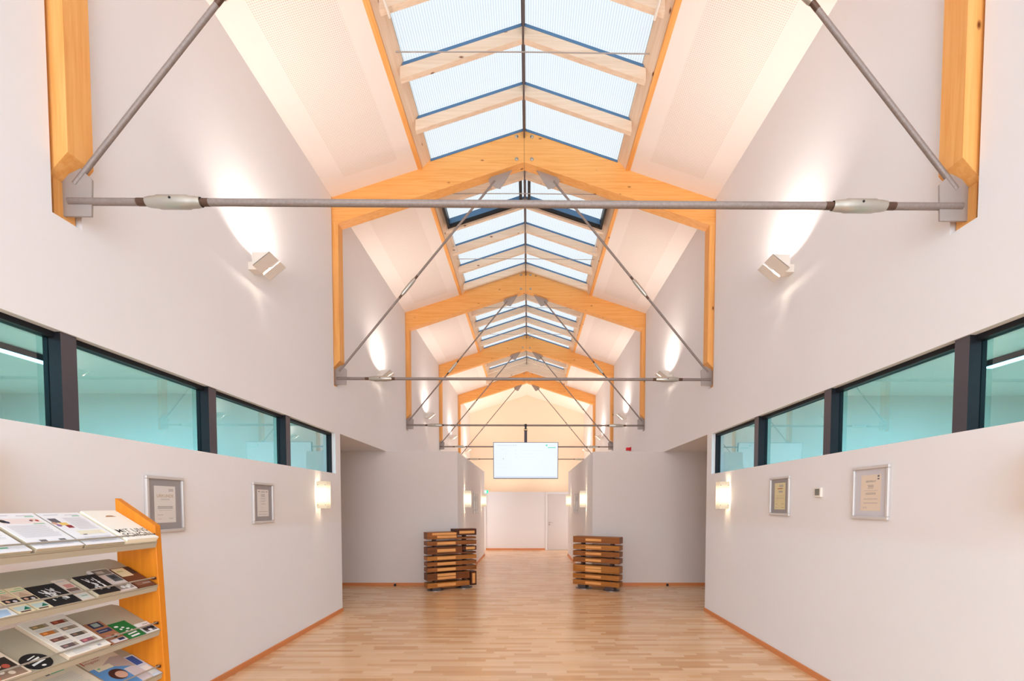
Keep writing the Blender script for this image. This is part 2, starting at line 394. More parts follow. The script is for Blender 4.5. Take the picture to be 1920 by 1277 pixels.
# ceiling boards, one per bay and slope
YS = -3.4; YSKY = 17.62                       # skylight runs from behind the camera to here
bays = [(-0.965, 2.87)] + [(TY[k] + TT, TY[k + 1]) for k in range(4)]
n = 0
for s in (-1, 1):
    for (a, b) in [(YREAR, -0.965)] + bays:
        m = MB(); m.prism([(s * 1.60, zc(1.6)), (s * W, zc(W)), (s * W, zc(W) + .09), (s * 1.60, zc(1.6) + .09)], a + .0, b - .0, CEIL)
        struct(m.build('ceiling')); n += 1
    m = MB(); m.prism([(0, ZC), (s * W, zc(W)), (s * W, zc(W) + .09), (0, ZC + .09)], TY[4] + TT, YFAR, CEILP); struct(m.build('ceiling'))
    # roof deck over boards and beams
    m = MB(); m.prism([(s * 1.44, ZA - SL * 1.44 + .002), (s * 3.15, ZA - SL * 3.15 + .002), (s * 3.15, ZA - SL * 3.15 + .15), (s * 1.44, ZA - SL * 1.44 + .15)], YREAR, YFAR, CEILP); struct(m.build('ceiling_deck'))
    m = MB(); m.prism([(0, ZA + .002), (s * 1.44, ZA - SL * 1.44 + .002), (s * 1.44, ZA - SL * 1.44 + .15), (0, ZA + .15)], YSKY + .05, YFAR, CEILP); struct(m.build('ceiling_deck'))
    m = MB(); m.prism([(0, ZA + .002), (s * 1.44, ZA - SL * 1.44 + .002), (s * 1.44, ZA - SL * 1.44 + .15), (0, ZA + .15)], YREAR, YS, CEILP); struct(m.build('ceiling_deck'))
    m = MB(); m.prism([(0, 6.97), (s * 1.6, 6.97 - SL * 1.6), (s * 1.6, ZA - SL * 1.6), (0, ZA)], YSKY, YSKY + .05, PAL['X']); struct(m.build('trim_1'))

# ------------------------------------------------------------------ skylight, one glazed bay between two frames
allr = [5.41, 6.13] + [6.87 + .73 * k for k in range(1, 15)] + [5.41 - .73 * k for k in range(1, 12)]
skyb = [(YS, -.965), (-.965, 2.87)] + [(TY[k] + TT, TY[k + 1]) for k in range(3)] + [(TY[3] + TT, YSKY)]
CURB = [(1.60, zc(1.6) + .022), (1.528, zc(1.6) + .022), (1.41, 6.905), (1.41, 6.925), (1.60, 6.86)]
wn = 3
for bi, (a, b) in enumerate(skyb):
    w = bpy.data.objects.new(f'window_{wn}', None); COL.objects.link(w); w.location = (0, a, 6.7); w['_w'] = [0, a, 6.7]; struct(w); wn += 1
    for s in (-1, 1):
        m = MB(); m.prism([(s * x, z) for x, z in CURB], a, b, PAL['Y']); cb = m.build('curb_beam', w)
        m = MB(); m.box(s * 1.60, s * 1.535, a, b, zc(1.6) - .004, zc(1.6) + .0215, GLU['Y']); m.build('warm_lit_underside', cb)  # orange strip: warm light on the curb's underside put into the colour
        m = MB(); m.prism([(s * .012, ZA - .004), (s * 1.43, ZA - SL * 1.43), (s * 1.43, ZA - SL * 1.43 + .012), (s * .012, ZA + .008)], a, b, POLY); m.build('glazing_panel', w)
    for y in sorted(allr):
        if a + .12 < y < b - .2:
            for s in (-1, 1):
                m = MB(); m.prism([(s * .012, 7.175), (s * 1.45, 7.175 - SL * 1.45), (s * 1.45, 7.318 - SL * 1.45), (s * .012, 7.318)], y, y + .062, PAL['X']); r = m.build('rafter', w)
                m = MB(); m.prism([(s * .014, 7.3185), (s * 1.42, 7.3185 - SL * 1.42), (s * 1.42, 7.355 - SL * 1.42), (s * .014, 7.355)], y - .002, y + .058, BLUEG); m.build('glazing_gasket', r) 
    m = MB(); m.box(-.011, .011, a, b, 7.22, 7.36, RIDGE); m.box(-.022, .022, a, b, 7.33, 7.37, RIDGE); m.build('ridge_bar', w)
    # fine stiffening wires across the opening
    for y in {1: [], 2: [5.25], 3: [7.55, 9.5], 4: [11.8, 13.6], 5: [15.6]}.get(bi + 1, []):
        m = MB()
        for s in (-1, 1): m.tube((s * 1.45, y, 6.86), (0, y, 6.87), .006, STEEL, 8)
        m.build('tie_wire', w)
    if bi == 2:
        for s in (-1, 1):
            # opening sash with a dark frame, between two rafters
            y0, y1 = 7.67, 8.325; m = MB()
            def sb(x0, x1, ya, yb, zt, zb, mt): m.prism([(s * x0, ZA - SL * x0 - zb), (s * x1, ZA - SL * x1 - zb), (s * x1, ZA - SL * x1 - zt), (s * x0, ZA - SL * x0 - zt)], ya, yb, mt)
            sb(.05, .10, y0, y1, .02, .15, BLACKM); sb(1.37, 1.41, y0, y1, .02, .15, BLACKM); sb(.10, 1.37, y0, y0 + .035, .02, .12, BLACKM)
            sb(.10, 1.37, y1 - .05, y1 - .004, .0, .10, BLUEG); sb(.10, 1.37, y1 - .05, y1 - .004, .10, .15, BLACKM)
            sash = m.build('opening_sash', w)
            m = MB(); m.tube((s * 1.40, 7.75, 6.84), (s * 1.36, 9.0, 6.72), .012, ALU, 8); m.build('opener_strut', w)
    if bi == 1:
        for s in (-1, 1):
            m = MB(); m.tube((s * 1.40, 4.0, 6.72), (s * 1.36, 4.74, 6.70), .014, LAMPW, 8); m.build('opener_strut', w)

# ------------------------------------------------------------------ timber frames
TLAB = ['nearest timber portal frame, its thick grey tie rod crossing the whole picture',
        'second timber portal frame, the large orange arch in the middle of the picture',
        'third timber portal frame, whose tie rod carries the hanging screen',
        'fourth timber portal frame, the small arch above the hanging screen',
        'farthest timber portal frame, smallest arch in front of the cream gable wall']
du = Vector((.636, 0, .772))
for k, t in enumerate(TY):
    T = thing('timber_frame', (0, t, 3.5), TLAB[k], 'roof frame', 'timber portal frames down the hall')
    yc = t + TT / 2
    for s in (-1, 1):
        # post: full section above, chamfered at the gusset, slimmer stub below
        m = MB(); m.prism([(s * 2.815, 5.9545), (s * 2.815, 3.905), (s * 2.945, 3.765), (s * 3.08, 3.62), (s * 3.08, 5.9285)], t, t + TT, GLU['Z'])
        P = m.build('post', T)
        m = MB(); m.prism([(s * 2.935, 3.525), (s * 3.075, 3.525), (s * 3.075, 3.618), (s * 2.935, 3.768)], t + .02, t + TT - .012, GLU['Z']); m.build('post_foot', P)
        # beam half
        m = MB(); m.prism([(s * .0025, ZB), (s * 2.815, ZB - .323 * 2.815), (s * 3.08, 5.93), (s * 3.08, ZA - SL * 3.08), (s * .0025, ZA - .001)], t, t + TT, GLU['X']); B = m.build('beam', T)
        m = MB(); m.prism([(s * .014, ZA - .04), (s * 1.41, ZA - SL * 1.41 - .04), (s * 1.41, ZA - SL * 1.41 - .006), (s * .014, ZA - .006)], t - .006, t - .0003, BLUEG); m.build('glazing_gasket', B)
        for dz in (.085, .415):
            for dx in (.115,): 
                m = MB(); x = dx; z = ZA - SL * x - dz
                m.rev((s * x, t + .001, z), (0, -1, 0), [(0, .026), (.006, .026), (.006, .012), (.014, .012), (.014, 0)], BRIGHT, 12)
                m.build('bolt', B)
        # gusset plates
        m = MB(); m.prism([(s * 2.985, 3.60 - .04), (s * 2.755, 3.56), (s * 2.745, 3.79), (s * 2.815, 3.86), (s * 2.90, 3.82), (s * 2.985, 3.74)], yc - .006, yc + .006, STEEL); m.build('gusset_plate', T)
        g = Vector((-s * .0, 0, 0))
        dd = Vector((-s * du.x, 0, du.z)); nn = Vector((s * du.z, 0, du.x))
        A = Vector((s * .475, yc, 6.655))
        pts = [A - nn * .055, A + nn * .055, A + nn * .09 + dd * .05, A + nn * .09 + dd * .13, A - nn * .13 + dd * .33, A - nn * .09 + dd * .05]
        pts = [(s * .545, 6.66), (s * .52, 6.60), (s * .44, 6.545), (s * .365, 6.53), (s * .17, 6.83), (s * .45, 6.76)]
        m = MB(); m.prism(pts, yc - .006, yc + .006, STEEL); m.build('apex_plate', T)
        # diagonal rod with turnbuckle
        p0 = Vector((s * 2.86, yc, 3.765)); p1 = Vector((s * .45, yc, 6.645)); L = (p1 - p0).length; d = (p1 - p0) / L
        m = MB(); m.tube(p0, p1, .0165, ROD, 12); D = m.build('diagonal_rod', T)
        c = L * .447
        m = MB(); m.rev(p0 + d * (c - .16), d, [(0, .021), (.02, .026), (.06, .03), (.26, .03), (.30, .026), (.32, .021)], BRIGHT); m.tube(p0 + d * (c - .22), p0 + d * (c + .22), .0172, plain('oiled rod thread', rgb(96, 72, 58), .4, .5), 12); m.build('turnbuckle', D)
    m = MB(); m.tube((-2.90, yc, 3.655), (2.90, yc, 3.655), .0225, ROD, 16); Rr = m.build('tie_rod', T)
    for s in (-1, 1):
        m = MB(); m.rev((s * 2.05, yc, 3.655), (s, 0, 0), [(0, .029), (.03, .034), (.07, .036), (.085, .041), (.27, .041), (.285, .036), (.32, .034), (.35, .029)], BRIGHT, 18)
        m.tube((s * 2.0, yc, 3.655), (s * 2.46, yc, 3.655), .0235, plain('oiled rod thread', rgb(96, 72, 58)), 14)
        m.tube((s * 2.225, yc - .036, 3.658), (s * 2.225, yc - .0425, 3.658), .008, BLACKM, 10)
        m.build('turnbuckle', Rr)

# ------------------------------------------------------------------ high windows and the offices behind them
for s, side, num in ((-1, 'left', 1), (1, 'right', 2)):
    w = bpy.data.objects.new(f'window_{num}', None); COL.objects.link(w); w.location = (s * 2.95, 2, SILL); w['_w'] = [s * 2.95, 2, SILL]; struct(w)
    ms = [-2.35, -1.04, .265, 1.57, 2.88, 4.185, 5.50]
    m = MB(); x0, x1 = s * 2.955, s * 3.03
    m.box(x0, x1, -3.7, 6.86, WTOP - .035, WTOP, DARKALU); m.box(x0 + s * .02, x1, -3.7, 6.86, SILL, SILL + .008, DARKALU); m.box(x0, x1, 6.84, 6.86, SILL, WTOP, DARKALU)
    m.build('frame', w)
    for y in ms:
        m = MB(); m.box(s * 2.915, s * 3.03, y, y + .1, SILL, WTOP - .001, DARKALU, {('+x' if s < 0 else '-x'): MULL}); m.build('mullion', w)
    for a, b in zip([-3.7] + [y + .1 for y in ms], ms + [6.84]):
        m = MB(); m.box(s * 2.992, s * 3.0, a, b, SILL + .008, WTOP - .035, TEAL); m.build('pane', w)
    # office shell
    m = MB()
    m.box(s * 8.0, s * 8.15, YREAR, 6.9, 0, 3.45, ROOMW); m.box(s * 3.15, s * 8.15, 6.9, YEND, 0, 3.45, ROOMW); m.box(s * 3.15, s * 8.15, YREAR - .15, YREAR, 0, 3.45, ROOMW)
    struct(m.build('wall_office_' + side))
    m = MB(); m.box(s * 3.15, s * 8.15, YREAR, YEND, 3.4, 3.5, ROOMW); struct(m.build('ceiling_office_' + side))
    m = MB(); m.box(s * 6.0, s * 8.15, YREAR, YEND, -.1, 0, FLOOR); struct(m.build('floor_office_' + side))
    L = thing('linear_ceiling_lamp', (s * 5.51, 3.1, 3.4), f'long white ceiling lamp seen through the teal high window on the {side}', 'ceiling lamp')
    m = MB(); m.box(s * 5.44, s * 5.58, .9, 5.3, 3.33, 3.395, DARKALU); m.build('housing', L)
    m = MB(); m.box(s * 5.45, s * 5.57, .92, 5.28, 3.325, 3.331, emit('office lamp diffuser', (1, 1, 1, 1), 6)); m.build('diffuser', L)
    area('office_light', (s * 5.51, 3.1, 3.322), (0, 0, 0), .10, 4.2, 330, (.97, .98, 1))

# ------------------------------------------------------------------ doors
def door(num, x0, x1, hx, hdir):
    w = bpy.data.objects.new(f'door_{num}', None); COL.objects.link(w); w.location = (x0, YBACK, 0); w['_w'] = [x0, YBACK, 0]; struct(w)
    m = MB(); f = .055
    m.box(x0 - f, x0, YBACK - .03, YBACK, 0, 2.12 + f, WHITEL); m.box(x1, x1 + f, YBACK - .03, YBACK, 0, 2.12 + f, WHITEL); m.box(x0, x1, YBACK - .03, YBACK, 2.12, 2.12 + f, WHITEL)
    m.build('frame', w)
    m = MB(); m.box(x0 + .006, x1 - .006, YBACK - .02, YBACK - .002, .012, 2.11, plain('light grey door leaf', rgb(214, 208, 206), .45)); lf = m.build('leaf', w)
    m = MB(); m.rev((hx, YBACK - .02, 1.04), (0, -1, 0), [(0, .026), (.01, .026), (.01, 0)], BRIGHT); m.tube((hx, YBACK - .03, 1.04), (hx, YBACK - .075, 1.04), .01, BRIGHT, 8); m.tube((hx, YBACK - .07, 1.04), (hx + hdir * .12, YBACK - .07, 1.04), .009, BRIGHT, 8)
    m.rev((hx, YBACK - .02, .96), (0, -1, 0), [(0, .026), (.01, .026), (.01, 0)], STEEL); m.build('handle', lf)
door(1, .79, 1.70, .87, 1); door(2, -2.55, -1.60, -1.68, -1)

# ------------------------------------------------------------------ uplighters
TUBE = emit('halogen tube glow', (1, .93, .80, 1), 14)
def uplighter(s, y, label):
    o = thing('wall_uplighter', (s * W, y, 4.2), label, 'wall lamp', 'wedge uplighters on the upper walls')
    xb, xf, zb, zf = 2.79, 2.61, 4.175, 4.315; a, b = y - .155, y + .155; th = .004
    m = MB(); m.box(s * W, s * (xb + .003), y - .05, y + .05, 4.19, 4.27, LAMPW); m.build('mount', o)
    m = MB()
    def slab(p, q, ya, yb):  # thin sheet between two profile points
        d = Vector((q[0] - p[0], q[1] - p[1])); nn = Vector((d.y, -d.x)).normalized() * th
        m.prism([(s * p[0], p[1]), (s * q[0], q[1]), (s * (q[0] + nn.x), q[1] + nn.y), (s * (p[0] + nn.x), p[1] + nn.y)], ya, yb, LAMPW)
    slab((xb, zb + .02), (xb, zf), a, b)
    slab((xb, zb), (xf, zf), a, y - .0 + .01); slab((xb, zb), (xf, zf), y + .035, b)
    for yy in (a, b - th): m.prism([(s * xb, zb), (s * xf, zf), (s * xb, zf)], yy, yy + th, LAMPW)
    m.build('shade', o)
    m = MB(); m.tube((s * 2.745, y - .12, 4.262), (s * 2.745, y + .12, 4.262), .007, TUBE, 8); m.build('bulb', o)
    l = area('uplighter_light', (s * 2.735, y, 4.285), (math.pi, s * math.radians(-12), 0), .09, .24, 15, (1, .87, .77), spread=150)
    pl = bpy.data.lights.new('halogen_light', 'POINT'); pl.energy = 3; pl.color = (1, .85, .68); pl.shadow_soft_size = .012
    po_ = bpy.data.objects.new('halogen_light', pl); COL.objects.link(po_); po_.location = (s * 2.76, y, 4.235)
    return o
pos = ['between the nearest and second timber frames', 'between the second and third timber frames', 'between the third and fourth timber frames', 'between the fourth and fifth timber frames', 'beyond the farthest timber frame']
for s, side in ((-1, 'left'), (1, 'right')):
    for k in range(5): uplighter(s, 4.85 + 4 * k, f'white wedge uplighter on the {side} wall {pos[k]}')
    uplighter(s, .85, f'white wedge uplighter on the {side} wall before the nearest timber frame')

# ------------------------------------------------------------------ glass sconces
def sconce_glass():
    m, nt, b = new_mat('lit satin glass with fine stripes')
    tc = N(nt, 'ShaderNodeTexCoord'); sx = N(nt, 'ShaderNodeSeparateXYZ'); nt.links.new(tc.outputs['Object'], sx.inputs[0])
    # the lamp behind the glass: brightest at mid height
    ma = N(nt, 'ShaderNodeMath', operation='ABSOLUTE'); nt.links.new(sx.outputs['Z'], ma.inputs[0])
    mr = N(nt, 'ShaderNodeMapRange', interpolation_type='SMOOTHSTEP'); mr.inputs[1].default_value = .06; mr.inputs[2].default_value = .17; mr.inputs[3].default_value = 1.2; mr.inputs[4].default_value = .34
    nt.links.new(ma.outputs[0], mr.inputs[0])
    wv = N(nt, 'ShaderNodeTexNoise'); mp = N(nt, 'ShaderNodeMapping'); mp.inputs['Scale'].default_value = (60, 60, .5)
    nt.links.new(tc.outputs['Object'], mp.inputs[0]); nt.links.new(mp.outputs[0], wv.inputs['Vector']); wv.inputs['Scale'].default_value = 1
    mx = N(nt, 'ShaderNodeMix', data_type='RGBA'); mx.inputs[6].default_value = (1, .74, .42, 1); mx.inputs[7].default_value = (1, .86, .60, 1)
    nt.links.new(wv.outputs['Fac'], mx.inputs[0])
    nt.links.new(mx.outputs[2], b.inputs['Emission Color']); nt.links.new(mr.outputs[0], b.inputs['Emission Strength'])
    b.inputs['Base Color'].default_value = (.45, .40, .32, 1); b.inputs['Roughness'].default_value = .3
    return m
SG = sconce_glass()
def sconce(s, xw, y, label, grp, watt=9):
    o = thing('wall_sconce', (s * xw, y, 1.84), label, 'wall lamp', grp)
    z0, z1 = 1.65, 2.03; h = .06
    X = lambda d: s * (xw - d)
    m = MB(); m.box(X(0), X(.012), y - .045, y + .045, z0 + .03, z1 - .03, ALU); m.build('back_plate', o)
    for nm, args in (('glass_side', (X(.014), X(.15), y - h - .004, y - h)), ('glass_side', (X(.014), X(.15), y + h, y + h + .004)), ('glass_front', (X(.146), X(.15), y - h, y + h))):
        m = MB(); m.box(*args, z0, z1, SG); m.build(nm, o)
    m = MB()
    for z in (z0 + .05, z1 - .05):
        for d in (.03, .135):
            m.tube((X(d), y - h - .012, z), (X(d), y - h - .004, z), .006, STEEL, 8); m.tube((X(d), y + h + .004, z), (X(d), y + h + .012, z), .006, STEEL, 8)
    m.build('clip', o)
    m = MB(); m.tube((X(.075), y, z0 + .1), (X(.075), y, z1 - .1), .02, TUBE, 10); m.build('bulb', o)
    l = bpy.data.lights.new('sconce_light', 'POINT'); l.energy = watt; l.color = (1, .76, .48); l.shadow_soft_size = .03
    lo = bpy.data.objects.new('sconce_light', l); COL.objects.link(lo); lo.location = (X(.07), y, 1.84)
    return o
for s, side in ((-1, 'left'), (1, 'right')):
    sconce(s, W, 6.27, f'lit glass box sconce under the high window at the far end of the {side} wall', 'glass sconces')
    sconce(s, W, 2.29, f'lit glass box sconce on the {side} wall just outside the picture', 'glass sconces')
    sconce(s, XB, 10.3, f'nearer lit glass sconce on the {side} corridor wall', 'glass sconces', 34)
    sconce(s, XB, 14.0, f'farther lit glass sconce on the {side} corridor wall, by the end of it', 'glass sconces', 28)

# ------------------------------------------------------------------ framed certificates
def picture(s, xw, y0, y1, z0, z1, mat_col, paper_col, prints, label, fw=.026, paper=None, grp=None, dp=.024):
    """u runs to the reader's right, v up."""
    o = thing('picture_frame', (s * xw, (y0 + y1) / 2, z0), label, 'framed picture', grp)
    w, h = y1 - y0, z1 - z0
    org = Vector((s * xw, y0 if s < 0 else y1, z0)); u = Vector((0, 1 if s < 0 else -1, 0)); v = Vector((0, 0, 1)); n = Vector((-s, 0, 0))
    m = MB(); d = dp
    for (a, b) in (((0, w), (0, fw)), ((0, w), (h - fw, h)), ((0, fw), (fw, h - fw)), ((w - fw, w), (fw, h - fw))):
        m.frame_box(org, u, v, n, a, b, (0, d), ALU)
    m.build('frame', o, bevel=.006)
    m = MB(); m.frame_box(org, u, v, n, (fw, w - fw), (fw, h - fw), (.0, .006), mat_col); m.build('mat_board', o)
    pw, ph = (.21, .297) if paper is None else paper
    px, pz = (w - pw) / 2, (h - ph) / 2
    po = org + u * px + v * pz + n * .0065
    m = MB(); m.frame_box(po, u, v, n, (0, pw), (0, ph), (0, .001), paper_col)
    for p in prints:
        if p[0] == 't': m.text(p[1], po + u * p[2] + v * p[3] + n * .0014, u, v, p[4], p[5], center=True)
        else: m.quad(po + n * .0014, u, v, p[1], p[2], p[3], p[4], p[5])
    m.build('certificate', o)
    m = MB(); m.frame_box(org, u, v, n, (fw, w - fw), (fw, h - fw), (.012, .0135), CLEAR); m.build('glass', o)
    return o
GR = ink(120, 116, 118); LG = ink(176, 172, 174); BLK = ink(28, 26, 28); GOLD = ink(196, 170, 130); RED = ink(176, 52, 44); WHT = ink(240, 236, 232)
MATG = ink(168, 163, 164); MATL = ink(224, 221, 226); CREAM = ink(246, 228, 208); YEL = ink(238, 226, 178)
def lines(x0, x1, ys, col, hgt=.0022, jit=0):
    return [('q', x0 + random.uniform(0, jit), y, x1 - random.uniform(0, jit), y + hgt, col) for y in ys]
cx_ = .105
picture(-1, W, 3.44, 3.82, 1.475, 1.93, MATG, WHT,
        [('t', 'URKUNDE', cx_, .205, .036, GOLD)] + lines(.06, .15, (.192, .184), LG) + lines(.03, .18, (.130, .122, .114), GR, .003) + lines(.04, .17, (.10,), LG) + lines(.025, .08, (.062,), GR) + lines(.14, .19, (.27, .263, .255), LG, .004) + lines(.03, .07, (.03,), LG) + lines(.14, .18, (.03, .036), LG),
        'silver framed certificate headed URKUNDE, left wall, next to the brochure rack')
picture(-1, W, 4.77, 5.15, 1.495, 1.945, MATG, WHT,
        lines(.02, .05, (.27,), GR, .008) + lines(.16, .19, (.27,), GR, .008) + lines(.065, .145, (.275, .265, .24, .23, .22), GR, .003, .01) + lines(.05, .16, (.20, .193, .17, .163, .14, .133), LG, .002, .02) + lines(.02, .19, (.05, .02), LG, .004),
        'smaller looking silver framed certificate on the left wall nearest the glass sconce')
picture(1, W, 3.45, 3.84, 1.583, 2.025, MATL, CREAM,
        [('t', 'ZERTIFIKAT', cx_, .235, .021, GR)] + lines(.07, .14, (.21, .203, .196, .185), GR, .0025, .008) + lines(.03, .18, (.165,), LG) + lines(.05, .16, (.145, .135), GR, .003) + lines(.03, .18, (.10, .093, .065, .06), LG) + [('q', .175, .275, .195, .29, GR), ('q', .175, .255, .195, .266, GR)] + lines(.02, .07, (.03, .02), LG),
        'larger looking framed certificate headed ZERTIFIKAT on cream paper, right wall', fw=.026)
picture(1, W, 4.77, 5.16, 1.585, 2.02, MATG, YEL,
        lines(.09, .17, (.27, .26, .25), LG, .006) + lines(.06, .16, (.228,), RED, .008) + lines(.08, .16, (.20, .19), LG, .008) + lines(.03, .18, (.15, .13, .12), LG) + lines(.02, .06, (.06, .02), GR, .003) + lines(.14, .19, (.06, .02), GR, .003),
        'framed certificate on pale yellow paper, right wall between sconce and thermostat')
for s, side, dy in ((-1, 'left', 0), (1, 'right', .1)):
    for j, (a, b) in enumerate(((11.9, 12.35), (12.45, 12.9))):
        picture(s, XB, a + dy, b + dy, 1.46, 2.02, WHT, LG, [('q', .02, .03, .19, .26, WHT)],
                ('nearer' if j == 0 else 'farther') + f' narrow looking silver frame between the two sconces of the {side} corridor wall', fw=.02, paper=(.28, .40))

# ------------------------------------------------------------------ small wall devices
o = thing('thermostat', (W, 4.3, 1.825), 'small white square thermostat with grey display on the right wall', 'thermostat')
m = MB(); m.box(W, W - .024, 4.25, 4.345, 1.78, 1.872, LAMPW); m.build('housing', o, bevel=.004)
m = MB(); m.box(W - .024, W - .0255, 4.265, 4.33, 1.797, 1.86, plain('grey lcd display', rgb(128, 126, 118), .2)); m.build('display', o)
o = thing('alarm_beacon', (W, 12.3, 3.22), 'small red alarm beacon on the right wall above the passage block', 'alarm')
m = MB(); m.box(W, W - .03, 12.24, 12.36, 3.2, 3.3, plain('red plastic', rgb(206, 24, 40), .35)); m.build('base', o, bevel=.004)
m = MB(); m.box(W - .03, W - .13, 12.25, 12.35, 3.21, 3.29, plain('red lens', rgb(222, 30, 50), .2)); m.build('lens', o, bevel=.01)
GRN = emit('lit green sign', (.02, .62, .34, 1), .9); WSG = emit('lit white sign', (.75, 1, .9, 1), .9)
o = thing('exit_sign', (-1.45, 14.93, 2.15), 'small lit green exit sign above the end of the left corridor wall', 'exit sign')
m = MB(); m.box(-1.416, -1.29, 15.002, 15.03, 2.10, 2.20, GRN); m.build('sign_box', o)
m = MB(); m.box(-1.41, -1.35, 15.0, 15.0015, 2.11, 2.19, WSG); m.build('pictogram', o)
for x in (-2.73, 3.0):
    o = thing('door_stop', (x, YGRAY - .05, 0), f'tiny black door stop on the floor at the foot of the {"left" if x < 0 else "right"} passage wall', 'door stop')
    m = MB(); m.tube((x, YGRAY - .05, 0), (x, YGRAY - .05, .045), .022, BLACKM, 12); m.build('rubber', o)
    m = MB(); m.tube((x, YGRAY - .05, .045), (x, YGRAY - .05, .052), .012, STEEL, 10); m.build('screw', o)

# ------------------------------------------------------------------ hanging screen
ty = TY[2] + TT / 2
o = thing('hanging_screen', (0, ty, 2.35), 'large flat screen showing a white page, hung from the third tie rod', 'screen')
tilt = math.radians(4); v = Vector((0, -math.sin(tilt), math.cos(tilt))); u = Vector((1, 0, 0)); n = u.cross(v)
o0 = Vector((-.79, ty - .06, 2.345)); Wd, Hd = 1.585, .885
m = MB(); m.frame_box(o0, u, v, n, (0, Wd), (0, Hd), (-.05, 0), plain('screen casing', rgb(58, 78, 104), .3, .2)); m.build('casing', o, bevel=.004)
SCR = emit('screen page', (.88, .935, 1, 1), .71, (0, 0, 0, 1))
m = MB(); m.quad(o0, u, v, .014, .02, Wd - .014, Hd - .012, SCR, n, .0015); sc = m.build('display', o)
E1 = emit('screen grey print', (.60, .67, .77, 1), .74, (0, 0, 0, 1)); E2 = emit('screen faint print', (.74, .80, .88, 1), .74, (0, 0, 0, 1)); E3 = emit('screen green print', (.10, .72, .50, 1), .74, (0, 0, 0, 1)); E4 = emit('screen band', (.72, .78, .95, 1), .74, (0, 0, 0, 1)); E5 = emit('screen dark mark', (.1, .12, .18, 1), .74, (0, 0, 0, 1))
m = MB(); q = lambda a, b, c, d, mt: m.quad(o0, u, v, a, b, c, d, mt, n, .003)
x = .1
while x < .55: w_ = random.uniform(.015, .05); q(x, .80, x + w_, .815, E1); x += w_ + .012
for xx in (.06, .19, .30, .43): q(xx, .27, xx + .003, .67, E2)
for zz in (.27, .36, .45, .53, .60, .67): q(.06, zz, .43, zz + .003, E2)
q(.24, .475, .255, .495, E5); q(.2, .70, .28, .712, E2)
for zz, x1 in ((.68, 1.2), (.60, .95), (.52, 1.0)):
    q(.52, zz, .58, zz + .010, E2); x = .67
    while x < x1: w_ = random.uniform(.02, .06); q(x, zz, x + w_, zz + .010, E2); x += w_ + .012
q(1.28, .79, 1.32, .83, E3); q(1.34, .802, 1.48, .815, E2); q(1.33, .745, 1.52, .765, E3)
q(.04, .03, 1.54, .06, E4); x = .1
while x < 1.46: w_ = random.uniform(.02, .06); q(x, .038, x + w_, .05, E1); x += w_ + .01
m.build('printed_page', sc)
m = MB(); m.box(-.035, .035, ty + .0, ty + .05, 3.18, 3.54, plain('dark pole', rgb(70, 58, 72), .4)); m.build('pole', o)
m = MB(); m.tube((-.03, ty, 3.655), (.03, ty, 3.655), .034, BLACKM, 14); m.box(-.022, .022, ty - .03, ty + .03, 3.56, 3.64, BLACKM); m.build('rod_clamp', o)
m = MB(); m.tube((-.045, ty + .02, 3.555), (.045, ty + .02, 3.555), .035, plain('brass joint', rgb(214, 190, 150), .35, .6), 14); m.build('joint', o)
m = MB(); m.box(-.25, .25, ty - .008, ty + .02, 2.55, 3.2, BLACKM); m.build('bracket', o)

# ------------------------------------------------------------------ wooden stacks
def stackwood(name, c1, c2): return wood(name, rgb(*c1), rgb(*c2), rgb(60, 28, 12), 'X', .42, False)
SWD = stackwood('brown stained oak', (128, 72, 34), (98, 52, 22)); SWM = stackwood('reddish brown oak', (158, 94, 44), (124, 70, 30)); SWL = stackwood('amber brown oak', (186, 118, 52), (150, 92, 40)); SWX = stackwood('dark walnut', (92, 46, 26), (66, 32, 18))
INL = wood('light beech inlay', rgb(236, 172, 104), rgb(222, 150, 84), rgb(90, 50, 20), 'X', .5, False)
DPOST = plain('dark wooden spacer', rgb(60, 34, 26), .5); GRB = plain('dark grey foot block', rgb(84, 72, 70), .5); DISC = plain('steel floor plate', rgb(140, 134, 130), .35, .7)
def stack(loc, rz, L, slats, inl, posts, feet, label, extras=()):
    """slats: (z0, z1, x0, x1, depth front, material); front faces -y in the stack's own frame"""
    o = thing('wooden_slat_stack', loc, label, 'display stand', 'slatted wooden stands at the corridor mouth', rz)
    D = .24
    for (z0, z1, x0, x1, yf, mt) in slats:
        m = MB(); m.box(x0, x1, yf, D, z0, z1, mt); b = m.build('slat', o, True, .003)
        for (a, c, e, g) in [t for t in inl if z0 <= (t[2] + t[3]) / 2 <= z1 and x0 <= (t[0] + t[1]) / 2 <= x1 and (len(t) < 5 or True)]:
            m = MB(); m.box(a, c, yf - .004, yf + .002, e, g, INL); m.build('inlay', b, True)
    for (x, z0, z1) in posts:
        for y in (.06, .17):
            m = MB(); m.box(x - .022, x + .022, y - .022, y + .022, z0, z1, DPOST); m.build('spacer_post', o, True)
    for x in feet:
        m = MB(); m.box(x - .095, x + .07, .01, .2, .012, slats[-1][0], GRB); f = m.build('foot_block', o, True)
        m = MB(); m.tube((x, .11, 0), (x, .11, .012), .165, DISC, 32); m.build('floor_plate', f, True)
    return o
L1 = 1.03
sl = [(1.024, 1.16, 0, .60, 0, SWM), (1.01, 1.05, .60, L1, 0.02, SWM), (1.085, 1.215, .56, L1, -.0, SWX), (.898, .98, 0, L1, 0, SWM), (.724, .865, 0, .72, 0, SWD), (.71, .745, .72, L1, .02, SWD), (.775, .862, .735, L1, 0, SWX),
      (.603, .685, 0, L1, 0, SWL), (.492, .569, 0, L1, 0, SWM), (.376, .458, 0, L1, 0, SWM), (.206, .347, 0, .88, 0, SWD), (.05, .335, .905, L1, 0, SWX), (.06, .156, 0, .88, 0, SWL)]
